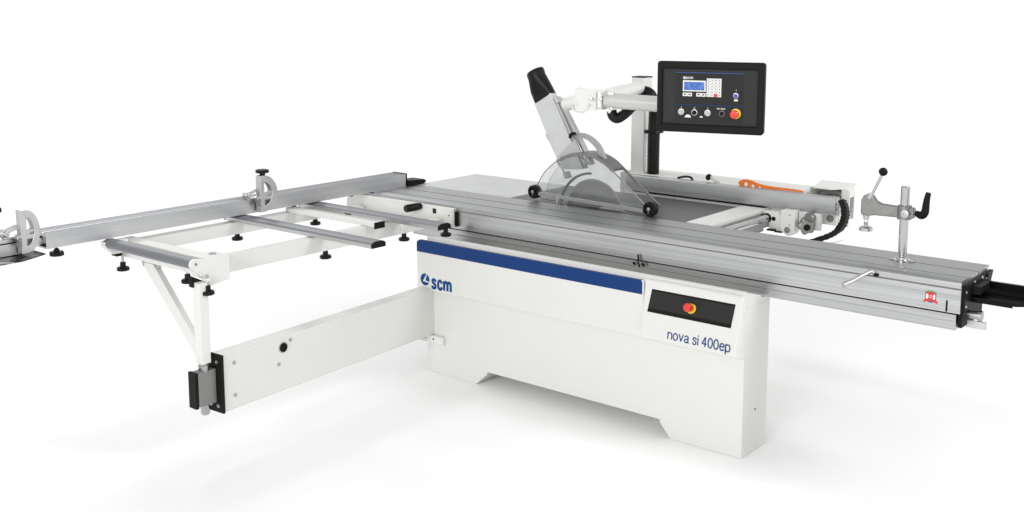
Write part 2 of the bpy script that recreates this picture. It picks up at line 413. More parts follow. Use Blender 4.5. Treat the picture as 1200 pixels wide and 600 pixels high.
la = [bm.verts.new((xa, y, z)) for y, z, x in lowr]; lb = [bm.verts.new((x, y, z)) for y, z, x in lowr]
for A_, B_ in ((ua, ub), (la, lb)):
    for k in range(5): bm.faces.new((A_[k], A_[k+1], B_[k+1], B_[k]))
for A_, B_ in ((ua, la), (ub, lb)):
    for k in range(5): bm.faces.new((A_[k], A_[k+1], B_[k+1], B_[k]))
bm.faces.new((ua[0], ub[0], lb[0], la[0])); bm.faces.new((ua[5], ub[5], lb[5], la[5]))
P_('cable_tray', bm, BLACKG, saw, smooth=30)
P_('tray_side', B((.865, 1.033, .2625, .2700, .820, .840)), BLACKG, saw, smooth=0)
# lock lever on the slide front
bm = bmesh.new()
tube(bm, smoothpts([(.505, .168, .906), (.492, .160, .908), (.478, .130, .900), (.440, .04, .872)], 5), .0105, 14, .0085)
lv = P_('lock_lever', bm, CAST, saw)
P_('lever_mount', B((.500, .522, .163, .169, .888, .902)), BLACK, lv, bevel=.002)
P_('lever_grip', one(tube, [(.444, .046, .8745), (.430, .022, .866)], .013, 16), CAST, lv)
# slot mark, badge, index lever
P_('scale_mark', B((.803, .810, .1688, .1702, .788, .835)), BLACK, sl, smooth=0)
MB_ = plane_frame((.741, .1698, .838), (1, 0, 0), (0, 0, 1))
bm = bmesh.new()
outer = [(-.022*math.cos(math.radians(a_)), .012+.010*math.sin(math.radians(a_))) for a_ in range(0, 181, 15)]
prism(bm, [(x, y, 0) for x, y in outer]+[(.022, -.018, 0), (0, -.024, 0), (-.022, -.018, 0)], (0, 0, .0006)); xf(bm, MB_)
bd = P_('badge', bm, REDP, sl, smooth=0)
bm = bmesh.new()
for s in (-1, 1): add_box(bm, .014*s-.0045, .014*s+.0045, -.009, .011, .0006, .0010)
xf(bm, MB_); P_('badge_field', bm, WHITEP, bd, smooth=0)
bm = bmesh.new()
band(bm, [(x*1.03, y+.004, .0007) for x, y in outer], [(x*1.0, y-.0005, .0007) for x, y in outer], (0, 0, .0006))
xf(bm, MB_); P_('badge_arch', bm, GREENP, bd, smooth=0)
bm = bmesh.new(); prism(bm, [(-.027, -.014, .001), (.027, -.014, .001), (.029, -.026, .001), (.015, -.021, .001), (-.015, -.021, .001), (-.029, -.026, .001)], (0, 0, .0006))
xf(bm, MB_); P_('badge_ribbon', bm, RED, bd, smooth=0)
bm = bmesh.new(); add_box(bm, -.009, .009, -.023, -.018, .0016, .002); xf(bm, MB_); P_('badge_print', bm, BTNB, bd, smooth=0)
text('badge_figure', '10', .019, MB_ @ Matrix.Translation((-.0095, -.005, .0007)), WHITEP, bd, xs=.8)
bm = bmesh.new()
tube(bm, [(-.660, .155, .782), (-.667, .160, .815)], .0045, 10)
il = P_('index_lever', bm, BLACK, saw)
bm = bmesh.new()
tube(bm, [(-.690, .152, .774), (-.680, .160, .762)], .006, 10); tube(bm, [(-.640, .152, .774), (-.628, .160, .762)], .006, 10)
tube(bm, [(-.658, .150, .776), (-.657, .160, .755)], .0045, 10)
P_('index_knobs', bm, BLACK, il)

# ---- swing arm
arm = P_('swing_arm', one(prism, [(-1.885, .03, .484), (-1.785, -1.455, .484), (-1.868, -1.455, .484), (-1.965, .03, .484)], (0, 0, -.264)), PAINT, saw, bevel=.006)
u = V(.067, -.9977, 0).normalized(); nx = V(.9977, .067, 0)
def on_arm(s, z): return V(-1.885, .03, 0) + u*s + V(0, 0, z) + nx*.0005
for s, z in ((1.42, .435), (1.42, .285), (1.16, .355), (1.085, .475-.02)):
    P_('screw', one(lathe, on_arm(s, z), nx, [(-.002, .0085), (.003, .0085), (.004, .005)], n=14), STEEL, arm)
P_('pivot_bearing', one(lathe, on_arm(1.13, .430), nx, [(-.002, .027), (.002, .027), (.0025, .020)], n=28), CAST, arm)
P_('pivot_bolt', one(lathe, on_arm(1.13, .430)+nx*.001, nx, [(0, .0225), (.006, .021), (.0065, .012), (.003, .011), (.003, .001)], n=28), BLACK, arm)
P_('arm_seam', B((-1.8880, -1.8850, -.0012, .001, .222, .468)), GREY, arm, smooth=0)
P_('arm_hinge', B((-1.985, -1.80, -.024, .04, .175, .2185)), PAINT2, arm, bevel=.003)
bm = bmesh.new()
for x in (-1.93, -1.87): lathe(bm, (x, -.024, .200), (0, -1, 0), [(0, .005), (.003, .005)], n=8)
P_('hinge_screws', bm, BLACK, arm)
pl = P_('end_plate', one(beam, (-1.8265, -1.453, .355), (-1.8257, -1.466, .355), .108, .27), BLACK, arm, bevel=.006)
bm = bmesh.new()
for x, z in ((-1.853, .455), (-1.853, .255), (-1.80, .255), (-1.80, .455)): lathe(bm, (x, -1.466, z), (0, -1, 0), [(0, .009), (.005, .009), (.006, .005)], n=12)
P_('plate_screws', bm, STEEL, arm)
P_('pin_block', B((-1.864, -1.812, -1.556, -1.466, .268, .424)), GREY, arm, bevel=.004)
P_('pin_block_cover', B((-1.868, -1.814, -1.572, -1.556, .262, .426)), BLACK, arm, bevel=.003)
bm = bmesh.new(); lathe(bm, (-1.836, -1.512, .222), (0, 0, 1), [(0, .016), (.008, .020), (.19, .020), (.20, .024), (.225, .024), (.228, .019), (.262, .019)], 24)
P_('support_pin', bm, STEEL, arm)

# ---- saw blade and guard
GY0, GY1 = .560, .665
def disc(bm, cx, cy, cz, r, t, n=64, teeth=False):
    pts = []
    for i in range(n*(2 if teeth else 1)):
        k = n*(2 if teeth else 1); a_ = 2*math.pi*i/k; rr = r*(1 if (not teeth or i % 2) else .975)
        pts.append((cx+rr*math.cos(a_), cy, cz+rr*math.sin(a_)))
    prism(bm, pts, (0, t, 0))
bm = bmesh.new(); disc(bm, -1.25, .611, .882, .190, .0032, 60, True)
bl = P_('saw_blade', bm, STEEL, saw, smooth=0)
P_('blade_edge', one(band, [(x, .6095, z) for x, z in arc(-1.25, .882, .1915, 12, 168, 40)], [(x, .6095, z) for x, z in arc(-1.25, .882, .183, 12, 168, 40)], (0, .001, 0)), CAST, bl, smooth=0)
P_('blade_flange', one(lathe, (-1.25, .606, .90), (0, -1, 0), [(-.002, .055), (.003, .055)], n=36), GREY, bl)
ri = arc(-1.265, .882, .226, 92, 168, 18); rj = arc(-1.262, .882, .213, 92, 168, 18)
P_('riving_knife', one(band, [(x, .612, z) for x, z in ri], [(x, .612, z) for x, z in rj], (0, .003, 0)), IRON, saw, smooth=0)
g_out = smoothpts([(-1.625, 0, .955), (-1.612, 0, 1.005), (-1.565, 0, 1.080), (-1.50, 0, 1.140), (-1.43, 0, 1.183), (-1.34, 0, 1.212), (-1.25, 0, 1.213),
                   (-1.16, 0, 1.185), (-1.08, 0, 1.130), (-.99, 0, 1.060), (-.90, 0, .990), (-.862, 0, .962)], 4)
g = [(p.x, p.z) for p in g_out]
gd = None
bm = bmesh.new()
poly = g + [(-.88, .948), (-1.61, .948)]
prism(bm, [(x, GY0, z) for x, z in poly], (0, .004, 0))
gd = P_('blade_guard', bm, CLEAR, saw, smooth=0)
bm = bmesh.new(); prism(bm, [(x, GY1, z) for x, z in poly], (0, .004, 0)); P_('guard_back_shell', bm, CLEAR, gd, smooth=0)
inn = [(x, z-.004) for x, z in g]
bm = bmesh.new(); band(bm, [(x, GY0+.004, z) for x, z in g], [(x, GY0+.004, z) for x, z in inn], (0, GY1-GY0-.004, 0)); P_('guard_roof', bm, CLEARROOF, gd)
def rim(ya, yb, i0, i1, lift=.003, dep=.013):
    o_ = [(x, ya, z+lift) for x, z in g[i0:i1]]; i_ = [(x, ya, z-dep) for x, z in g[i0:i1]]
    b_ = bmesh.new(); band(b_, o_, i_, (0, yb-ya, 0)); return b_
P_('guard_rim', rim(GY0-.002, GY1+.006, 15, 32, .005, .013), CASTD, gd)
P_('guard_edge', rim(GY0-.0005, GY0+.0045, 2, 16, .001, .004), EDGE, gd)
P_('guard_edge', rim(GY0-.0005, GY0+.0045, 31, len(g), .001, .008), EDGE, gd)
P_('guard_strut', rim(GY1-.008, GY1+.006, 31, len(g), .005, .008), CASTD, gd)
bm = bmesh.new(); beam(bm, (-1.600, GY0-.006, .964), (-.895, GY0-.006, .945), .010, .022); P_('guard_rail', bm, ALU_X, gd, bevel=.002)
for (cx_, cz_) in ((-1.628, .970), (-.855, .960)):
    wh = P_('roller_wheel', one(lathe, (cx_, GY0+.012, cz_), (0, -1, 0), [(-.012, .034), (-.008, .039), (.022, .039), (.027, .035), (.027, .025), (.021, .023), (.021, .001)], 36), RUBBER, gd)
    bm = bmesh.new(); lathe(bm, (cx_, GY0+.012, cz_), (0, -1, 0), [(.02, .010), (.031, .010), (.032, .006)], 16)
    for k in range(5):
        a_ = k*2*math.pi/3+.3
        beam(bm, (cx_, GY0+.012-.0225, cz_), (cx_+.025*math.cos(a_), GY0-.0105, cz_+.025*math.sin(a_)), .004, .004, V(0, 1, 0))
    P_('wheel_hub', bm, STEEL, wh)
P_('blade_deflector', one(beam, (-1.452, GY0-.012, .960), (-1.456, GY0-.012, .922), .006, .012, V(1, 0, 0)), CAST, gd)
P_('splitter_tip', one(prism, [(-1.20, .585, .921), (-1.17, .585, .935), (-1.10, .585, .940), (-1.03, .585, .921)], (0, .012, 0)), CAST, saw)
# chute: rectangular duct, box brackets, rods
ax_ = V(-.505, 0, .863).normalized(); sd = V(.863, 0, .505).normalized()
c0 = V(-1.370, .60, 1.135)
tl = c0+ax_*.425-sd*.066; tr_ = c0+ax_*.425+sd*.066
bm = bmesh.new(); prism(bm, [(tl.x, .572, tl.z), (tr_.x, .572, tr_.z), (-1.300, .572, 1.128), (-1.450, .572, 1.112)], (0, .056, 0))
ch = P_('dust_chute', bm, mat('satin_duct', (.56, .565, .57), .45, 0, .05, (14, 14, 14), .1, 300), gd, bevel=.004)
for s in (-1, 1):
    e0 = c0 + sd*(.076*s) + V(0, -.02, 0)
    lo_, hi_ = (-.03, .235) if s < 0 else (-.02, .385)
    bm = bmesh.new(); tube(bm, [e0+ax_*lo_, e0+ax_*hi_], .0045, 10); P_('chute_rod', bm, CHROME, ch)
    bm = bmesh.new(); beam(bm, e0+ax_*(lo_-.006)+V(0, .02, 0), e0+ax_*(lo_+.03)+V(0, .02, 0), .016, .05, V(0, 1, 0))
    beam(bm, e0+ax_*(hi_-.03)+V(0, .02, 0), e0+ax_*(hi_+.006)+V(0, .02, 0), .016, .05, V(0, 1, 0))
    if s < 0: beam(bm, e0+ax_*.045+V(0, .02, 0), e0+ax_*.085+V(0, .02, 0), .018, .06, V(0, 1, 0))
    P_('rod_block', bm, CAST, ch, bevel=.002)
P_('chute_side', one(beam, c0+sd*.093-ax_*.035+V(0, .02, 0), c0+sd*.075+ax_*.38+V(0, .02, 0), .016, .04, V(0, 1, 0)), CAST, ch, bevel=.002)
P_('chute_gusset', one(prism, [(-1.475, .566, 1.175), (-1.352, .566, 1.290), (-1.31, .566, 1.215), (-1.38, .566, 1.205)], (0, .004, 0)), CAST, ch)
bm = bmesh.new(); tube(bm, smoothpts([(-1.395, .58, 1.295), (-1.375, .565, 1.315), (-1.345, .56, 1.322)], 4), .009, 10); P_('chute_clip', bm, BLACK, ch)
ho = smoothpts([(-1.385, 0, 1.312), (-1.33, 0, 1.322), (-1.265, 0, 1.306), (-1.205, 0, 1.262), (-1.172, 0, 1.205), (-1.165, 0, 1.182)], 5)
hi = smoothpts([(-1.375, 0, 1.288), (-1.33, 0, 1.297), (-1.277, 0, 1.282), (-1.227, 0, 1.243), (-1.198, 0, 1.198), (-1.192, 0, 1.185)], 5)
P_('guard_handle', one(band, [(p.x, .59, p.z) for p in ho], [(p.x, .59, p.z) for p in hi], (0, .022, 0)), mat('grey_handle', (.34, .34, .335), .45), gd, bevel=.002)
# rubber hose collar
bm = bmesh.new(); rs = []
tgt = [(c0+ax_*.420, .070, .031, 4.0, ax_), (c0+ax_*.45, .069, .033, 3.4, ax_), (c0+ax_*.49+V(-.0, 0, .0), .066, .040, 2.8, ax_),
       (c0+ax_*.525+V(.004, 0, 0), .058, .048, 2.3, ax_), (c0+ax_*.555+V(.008, 0, 0), .053, .050, 2, ax_), (c0+ax_*.583+V(.012, 0, 0), .054, .052, 2, ax_), (c0+ax_*.595+V(.013, 0, 0), .050, .048, 2, ax_)]
for c_, ra, rb, pw, d_ in tgt:
    r1 = []
    for k in range(32):
        t = 2*math.pi*k/32; ct, st_ = math.cos(t), math.sin(t)
        r1.append(bm.verts.new(c_ + sd*ra*math.copysign(abs(ct)**(2/pw), ct) + V(0, 1, 0)*rb*math.copysign(abs(st_)**(2/pw), st_)))
    rs.append(r1)
for k in range(len(rs)-1): bridge(bm, rs[k], rs[k+1])
bm.faces.new(rs[0]); bm.faces.new(rs[-1])
P_('hose_collar', bm, RUBBER, gd, smooth=50)

# ---- rip fence with its hardware
bm = bmesh.new()
rf = [(1.153, 1.020), (1.150, 1.017), (1.148, .995), (1.148, .965), (1.151, .945), (1.157, .931), (1.170, .925), (1.205, .925), (1.205, .940), (1.196, .944), (1.196, .962), (1.205, .966), (1.205, .984),
      (1.196, .988), (1.196, 1.004), (1.205, 1.008), (1.205, 1.020)]
prism(bm, [(-1.40, y, z) for y, z in rf], (1.305, 0, 0))
rfo = P_('rip_fence', bm, mat('satin_fence_extrusion', (.50, .505, .51), .5, 1, .03, (.8, 30, 30)), saw, smooth=30)
P_('fence_gap_shade', B((-1.38, -.50, 1.153, 1.20, .9217, .9247)), DARK, rfo, smooth=0)  # dark strip added in the gap to draw the shade under the fence
P_('fence_end_detail', B((-.096, -.085, 1.165, 1.195, .935, .955), (-.096, -.085, 1.165, 1.195, .965, .985), (-.096, -.080, 1.175, 1.19, .925, .99)), CAST, rfo, bevel=.002)
bm = bmesh.new(); prism(bm, [(-.475, 1.10, .917), (-.385, 1.10, .917), (-.372, 1.10, .90), (-.372, 1.10, .812), (-.385, 1.10, .808), (-.41, 1.10, .822), (-.475, 1.10, .835)], (0, .045, 0))
br = P_('rail_bracket', bm, PAINT2, rfo, bevel=.003)
P_('bracket_hole', one(lathe, (-.415, 1.10, .880), (0, -1, 0), [(-.001, .012), (.001, .012)], 20), BLACK, br)
P_('rod_collar', one(lathe, (-.455, 1.10, .880), (0, -1, 0), [(-.001, .027), (.004, .027), (.004, .022)], 24), BLACK, br)
P_('bracket_screws', B((-.44, -.40, 1.07, 1.10, .818, .826), (-.40, -.36, 1.08, 1.10, .812, .818)), BLACK, br)
bm = bmesh.new(); prism(bm, [(-.368, 1.085, .936), (-.290, 1.085, .936), (-.285, 1.085, .83), (-.300, 1.085, .806), (-.330, 1.085, .800), (-.355, 1.085, .815), (-.368, 1.085, .84)], (0, .07, 0))
b2 = P_('fence_carriage', bm, PAINT2, rfo, bevel=.003)
P_('carriage_plug', one(lathe, (-.328, 1.085, .832), (0, -1, 0), [(-.001, .017), (.0015, .017)], 24), GREY, b2)
bm = bmesh.new()
for z in (.915, .86): lathe(bm, (-.315, 1.085, z), (0, -1, 0), [(-.001, .004), (.001, .004)], 10)
P_('carriage_screws', bm, GREY, b2)
P_('carriage_plate', B((-.286, -.165, 1.13, 1.16, .84, .93)), PAINT2, rfo, bevel=.003)
# lobed hand knob
def lobed(bm, base, axis, r, depth, lobes, amp, n=60, r_in=None):
    axis = Vector(axis).normalized(); a, b = frame(axis); base = Vector(base); rs = []
    for h, k in ((0, .92), (depth*.12, 1), (depth*.8, 1), (depth, .86)):
        rs.append([bm.verts.new(base+axis*h+(a*math.cos(2*math.pi*i/n)+b*math.sin(2*math.pi*i/n))*r*k*(1+amp*math.cos(lobes*2*math.pi*i/n))) for i in range(n)])
    for i in range(3): bridge(bm, rs[i], rs[i+1])
    bm.faces.new(rs[0]); bm.faces.new(rs[-1])
kx = V(.55, -.83, -.05)
bm = bmesh.new(); lobed(bm, (-.245, 1.125, .865), kx, .040, .062, 5, .13); lathe(bm, (-.215, 1.13, .905), (0, -1, .0), [(-.04, .025), (.02, .032), (.035, .024)], 24)
kn = P_('hand_knob', bm, CASTD, rfo)
P_('knob_recess', one(lathe, Vector((-.245, 1.125, .865))+kx.normalized()*.0605, kx, [(0, .018), (.0022, .018)], 24), BLACK, kn)
# cable chain
chain = smoothpts([(-.215, 1.07, .775), (-.12, 1.10, .818), (-.075, 1.12, .846), (-.045, 1.13, .885), (-.034, 1.14, .93), (-.040, 1.15, .972), (-.062, 1.16, 1.01)], 5)
bm = bmesh.new()
for k in range(len(chain)-1):
    a_, b_ = chain[k], chain[k+1]; beam(bm, a_-(b_-a_)*.08, b_+(b_-a_)*.08, .05, .030 if k % 2 else .026, V(-.5, 0, .86) if k < 12 else V(-1, 0, .1))
P_('cable_chain', bm, BLACK, saw, bevel=.001)
bm = bmesh.new(); tube(bm, [(-.02, 1.10, .815), (-.16, 1.0, .775)], .004, 8); P_('chain_strap', bm, PAINT2, saw)
# levers on the rip fence
bm = bmesh.new(); tube(bm, smoothpts([(-1.085, 1.22, 1.022), (-1.06, 1.22, 1.030), (-1.02, 1.22, 1.036), (-.995, 1.22, 1.030), (-.990, 1.22, 1.010)], 4), .009, 12, .006)
P_('clamp_handle', bm, BLACK, rfo)
bm = bmesh.new(); tube(bm, [(-.88, 1.22, 1.052), (-.82, 1.22, 1.018)], .007, 10); ll = P_('ball_lever', bm, CAST, rfo)
P_('ball_knob', one(lathe, (-.898, 1.22, 1.052), (1, 0, -.4), [(0, .004), (.003, .014), (.012, .020), (.022, .018), (.028, .010)], 20), BLACK, ll)

# ---- housing behind the rip fence
hz = P_('rear_housing', B((-1.50, -.30, 1.235, 1.47, .84, 1.018)), PAINT, saw, bevel=.004)
P_('housing_seam', B((-1.12, -1.118, 1.234, 1.471, .86, 1.019)), GREY, hz, smooth=0)
bm = bmesh.new(); prism(bm, [(-.262, 1.245, 1.044), (-.168, 1.245, 1.044), (-.118, 1.30, 1.044), (-.118, 1.50, 1.044), (-.330, 1.50, 1.044)], (0, 0, .008)); add_box(bm, -.126, -.118, 1.30, 1.47, .985, 1.0438); add_box(bm, -.299, -.119, 1.462, 1.47, .86, 1.0438)
add_box(bm, -.292, -.288, 1.26, 1.46, .90, 1.0438)
P_('housing_hood', bm, PAINT2, hz, bevel=.002)
bm = bmesh.new(); tube(bm, smoothpts([(-.28, 1.36, .98), (-.22, 1.36, 1.018), (-.16, 1.36, 1.012), (-.135, 1.36, .99)], 4), .016, 10); P_('inner_cable', bm, GREY, hz)
bm = B((-.30, -.13, 1.26, 1.44, .852, .915)); P_('lower_housing', bm, PAINT, hz, bevel=.003)
P_('housing_gap', B((-.298, -.14, 1.30, 1.44, .9155, .96)), GREY, hz)
P_('housing_plug', one(lathe, (-.165, 1.26, .888), (0, -1, 0), [(0, .021), (.002, .021)], 24), GREY, hz)
bm = bmesh.new(); prism(bm, [(-.112, 1.28, .843), (-.078, 1.28, .848), (-.073, 1.28, .856), (-.071, 1.28, 1.035), (-.077, 1.28, 1.048), (-.085, 1.28, 1.052), (-.112, 1.28, 1.050)], (0, .012, 0))
P_('end_shield', bm, PAINT, saw, bevel=.003)

# ---- post, articulated arm, control panel
bm = B((-1.465, -1.375, 1.295, 1.385, 1.0, 1.588)); po = P_('support_post', bm, PAINT2, saw, bevel=.003)
P_('post_cap', B((-1.467, -1.373, 1.293, 1.387, 1.588, 1.594)), BLACK, po, bevel=.002)
P_('post_foot', B((-1.49, -1.35, 1.27, 1.41, 1.018, 1.024)), PAINT2, po, bevel=.002)
pA = V(-1.40, 1.30, 1.555); hj = V(-.70, -.13, 1.585)
bm = bmesh.new(); tube(bm, [(-1.42, 1.36, 1.53), (-1.395, 1.28, 1.531), (-.905, .24, 1.572)], .037, 28); am = P_('upper_arm', bm, PAINT2, saw)
bm = bmesh.new(); tube(bm, [(-.747, .028, 1.568), (-.44, .114, 1.556)], .037, 28); lathe(bm, (-.780, .017, 1.569), (.95, .31, -.03), [(0, .02), (.008, .03), (.03, .0355), (.05, .0355)], 28)
fa = P_('forearm', bm, mat('grey_white_paint', (.50, .50, .48), .3), saw)
bm = bmesh.new(); tube(bm, [(-1.19, .283, 1.511), (-1.015, .118, 1.543), (-.898, .002, 1.562)], .035, 28); P_('balance_tube', bm, PAINT2, saw)
hd = V(.96, .28, 0).normalized(); hn = V(.28, -.96, 0).normalized()
def hb(u0, u1, d0, d1, z0, z1):
    b_ = bmesh.new(); pts = []
    o_ = V(-.850, .008, 0)
    vs = [b_.verts.new(o_+hd*u_+hn*d_+V(0, 0, z_-.017)) for u_ in (u0, u1) for d_ in (d0, d1) for z_ in (z0, z1)]
    for f in ((0, 1, 3, 2), (4, 6, 7, 5), (0, 4, 5, 1), (2, 3, 7, 6), (0, 2, 6, 4), (1, 5, 7, 3)): b_.faces.new([vs[i] for i in f])
    return b_
hg = P_('arm_hinge_bracket', hb(-.080, .030, -.015, .002, 1.535, 1.636), PAINT2, saw, bevel=.003)
P_('hinge_plate', hb(.030, .072, -.06, .03, 1.622, 1.630), PAINT2, hg, bevel=.002)
P_('hinge_plate', hb(.030, .072, -.06, .03, 1.540, 1.546), PAINT2, hg, bevel=.002)
P_('hinge_web', hb(.028, .056, -.06, -.055, 1.575, 1.622), GREY, hg, bevel=.001)
P_('hinge_web', hb(.056, .064, -.06, .028, 1.546, 1.622), PAINT2, hg, bevel=.001)
P_('bracket_post', hb(-.080, -.074, -.07, -.058, 1.530, 1.642), PAINT2, hg, bevel=.001)
bm = bmesh.new()
for u_, z_ in ((.012, 1.592), (.062, 1.592), (.105, 1.617), (.118, 1.617), (.105, 1.535), (.115, 1.548)):
    p = V(-.850, .008, z_-.017)+hd*u_+hn*.0; lathe(bm, p-hn*-.028, hn, [(0, .0085), (.010, .0085), (.011, .005)], 12)
P_('hinge_bolts', bm, CAST, hg)
bm = bmesh.new(); tube(bm, smoothpts([(-.955, .0, 1.528), (-.925, -.005, 1.508), (-.88, -.0, 1.510), (-.850, .0, 1.545)], 5), .005, 8); P_('thin_cable', bm, PAINT2, saw)
# corrugated conduits
def hose(pts, r, n=6, corr=.08, res=3):
    p = smoothpts(pts, n*res); b_ = bmesh.new(); rs = []
    for i, q in enumerate(p):
        d = p[min(i+1, len(p)-1)]-p[max(i-1, 0)]; a, b = frame(d, V(.5, -.8, .1)); rs.append(ring(b_, q, a, b, r*(1+corr*(1 if i % 2 else -1)), n=14))
    for i in range(len(rs)-1): bridge(b_, rs[i], rs[i+1])
    b_.faces.new(rs[0]); b_.faces.new(rs[-1]); return b_
P_('conduit', hose([(-.765, .06, 1.518), (-.757, .062, 1.492), (-.738, .075, 1.482), (-.712, .10, 1.505), (-.695, .12, 1.53), (-.675, .14, 1.555)], .0245, 5, .02), RUBBER, fa, smooth=60)
cd = P_('post_conduit', hose([(-1.37, 1.25, 1.50), (-1.345, 1.25, 1.508), (-1.31, 1.26, 1.49), (-1.292, 1.28, 1.42), (-1.297, 1.29, 1.34), (-1.300, 1.29, 1.20), (-1.300, 1.29, 1.02)], .036, 6, .02), RUBBER, po, smooth=60)
P_('conduit_clamp', B((-1.345, -1.262, 1.25, 1.34, 1.262, 1.282)), RUBBER, po, bevel=.003)

MP = plane_frame((-.206, 0, 1.611), (.963, .271, 0), (0, 0, 1))
def rrect(u0, u1, w0, w1, r, n=6):
    out = []
    for cx_, cz_, a0 in ((u1-r, w1-r, 0), (u0+r, w1-r, 90), (u0+r, w0+r, 180), (u1-r, w0+r, 270)):
        for i in range(n+1):
            t = math.radians(a0+90*i/n); out.append((cx_+r*math.cos(t), cz_+r*math.sin(t)))
    return out
def loft(bm, layers):
    rs = [[bm.verts.new((x, y, z)) for x, y in pts] for pts, z in layers]
    for i in range(len(rs)-1): bridge(bm, rs[i], rs[i+1])
    bm.faces.new(rs[0]); bm.faces.new(rs[-1])
bm = bmesh.new()
loft(bm, [(rrect(-.225, .225, -.145, .145, .012), -.045), (rrect(-.238, .238, -.156, .156, .014), -.038), (rrect(-.239, .239, -.157, .157, .014), -.006), (rrect(-.234, .234, -.152, .152, .014), .0),
          (rrect(-.2165, .2135, -.1245, .1275, .003), .0), (rrect(-.2135, .2105, -.1215, .1245, .003), -.009)])
xf(bm, MP); pan = P_('control_panel', bm, BLACK, saw, smooth=30)
def pbox(name, u0, u1, w0, w1, d0, d1, m, par, bevel=0):
    b_ = bmesh.new(); add_box(b_, u0, u1, w0, w1, d0, d1); xf(b_, MP); return P_(name, b_, m, par, bevel=bevel, smooth=0)
pbox('fascia', -.213, .210, -.121, .124, -.0095, -.0075, FASCIA, pan)
pbox('fascia_frame', -.2065, .2035, -.113, .119, -.0076, -.0072, mat('dark_grey_plate', (.032, .033, .032), .5, spec=.1), pan)
pbox('upper_keypad_plate', -.155, .147, -.030, .108, -.0072, -.0060, FASCIA, pan)
pbox('lower_button_plate', -.155, .147, -.108, -.0335, -.0072, -.0060, FASCIA, pan)
pbox('blue_line', -.155, .147, .1062, .1090, -.0060, -.0052, mat('blue_line_print', (.01, .05, .28), .5), pan)
pbox('blue_line', -.155, .147, -.0358, -.0332, -.0060, -.0052, BLUE, pan)
sc = pbox('screen_frame', -.1215, -.0192, .0255, .0735, -.006, -.0045, WHITEP, pan)
pbox('screen', -.1160, -.0248, .0305, .0670, -.0045, -.0040, LCD, sc)
for u0, u1, g_ in ((-.1215, -.1012, 'down'), (-.1000, -.0800, 'up'), (-.0602, -.0402, 'bar'), (-.0392, -.0192, 'bar')):
    k = pbox('key', u0, u1, .0037, .0190, -.006, -.0048, WHITEP, pan)
    c_ = (u0+u1)/2
    pbox('key_print', c_-.004, c_+.004, .0085, .0145, -.0048, -.0044, FASCIA, k)
kp = pbox('keypad', -.0150, .0505, .0038, .0840, -.006, -.0048, WHITEP, pan)
bm = bmesh.new()
for i in range(4):
    for j in range(6):
        if j == 0 and i == 2: continue
        uu = -.0068+i*.0164; ww = .0110+j*.0132
        add_box(bm, uu-.0026, uu+.0026, ww-.0026, ww+.0026, -.0048, -.0044)
xf(bm, MP); P_('keypad_print', bm, GREY, kp, smooth=0)
bm = bmesh.new()
for i in range(1, 4): add_box(bm, -.0150+i*.0164-.0004, -.0150+i*.0164+.0004, .005, .083, -.0048, -.0046)
for j in range(1, 6): add_box(bm, -.0145, .050, .0038+j*.0133-.0004, .0038+j*.0133+.0004, -.0048, -.00455)
xf(bm, MP); P_('keypad_lines', bm, GREY, kp, smooth=0)
pbox('red_key', .0190, .0335, .0045, .0180, -.0046, -.0040, REDP, kp)
def pcyl(name, u_, w_, r, prof, m, par):
    p = MP @ V(u_, w_, -.006); n_ = (MP.to_3x3() @ V(0, 0, 1)); b_ = bmesh.new(); lathe(b_, p, n_, prof, 28); return P_(name, b_, m, par)
for nm, u_, w_, r, m in (('blue_button', .1155, .0120, .0095, BTNB), ('white_button', -.1270, -.0665, .0120, BTNW), ('white_button', -.0075, -.0675, .0120, BTNW), ('black_button', -.0665, -.0675, .0115, BLACK), ('selector_switch', .0560, -.0680, .0110, BLACK)):
    bz = pcyl('button_ring', u_, w_, r, [(0, r+.0025), (.004, r+.002), (.0042, r-.001)], STEEL if nm != 'selector_switch' else GREY, pan)
    pcyl(nm, u_, w_, r, [(0, r*.92), (.008, r*.92), (.0095, r*.75)], m, bz)
pcyl('stop_collar', .1170, -.0665, .02, [(0, .0225), (.003, .0225), (.004, .016)], YELLOW, pan)
sb = pcyl('stop_button', .1150, -.0675, .02, [(0, .011), (.018, .011), (.019, .0185), (.030, .0185), (.034, .015), (.0345, .001)], RED, pan)
bm = bmesh.new()
for (u_, w_, r) in ((-.0965, -.0905, .0140), (-.0360, -.0890, .0075)):
    prism(bm, [(u_+r*math.cos(math.pi*i/14), w_+r*.9*math.sin(math.pi*i/14), -.006) for i in range(15)], (0, 0, .0005))
for (u_, w_) in ((-.1270, -.0470), (-.0075, -.0480), (.1160, .0350)): add_box(bm, u_-.0008, u_+.0008, w_-.004, w_+.004, -.006, -.0055)
prism(bm, [(.1080, -.0120, -.006), (.1245, -.0120, -.006), (.1245, -.0040, -.006), (.1080, -.0040, -.006)], (0, 0, .0005))
xf(bm, MP); P_('panel_symbols', bm, WHITEP, pan, smooth=0)
text('lettering', '0', .011, MP @ Matrix.Translation((-.0700, -.0512, -.0058)), WHITEP, pan)
text('lettering', 'PRO MAN', .0085, MP @ Matrix.Translation((.0325, -.0505, -.0058)), WHITEP, pan, off=.0002)
strokes('lettering', 'scm', .0088, .030, .24, MP @ Matrix.Translation((-.1075, .0800, -.0058)), WHITEP, pan, gap=.4)
emblem(MP @ Matrix.Translation((-.1150, .0845, -.0058)), .0062, WHITEP, 'emblem', pan)

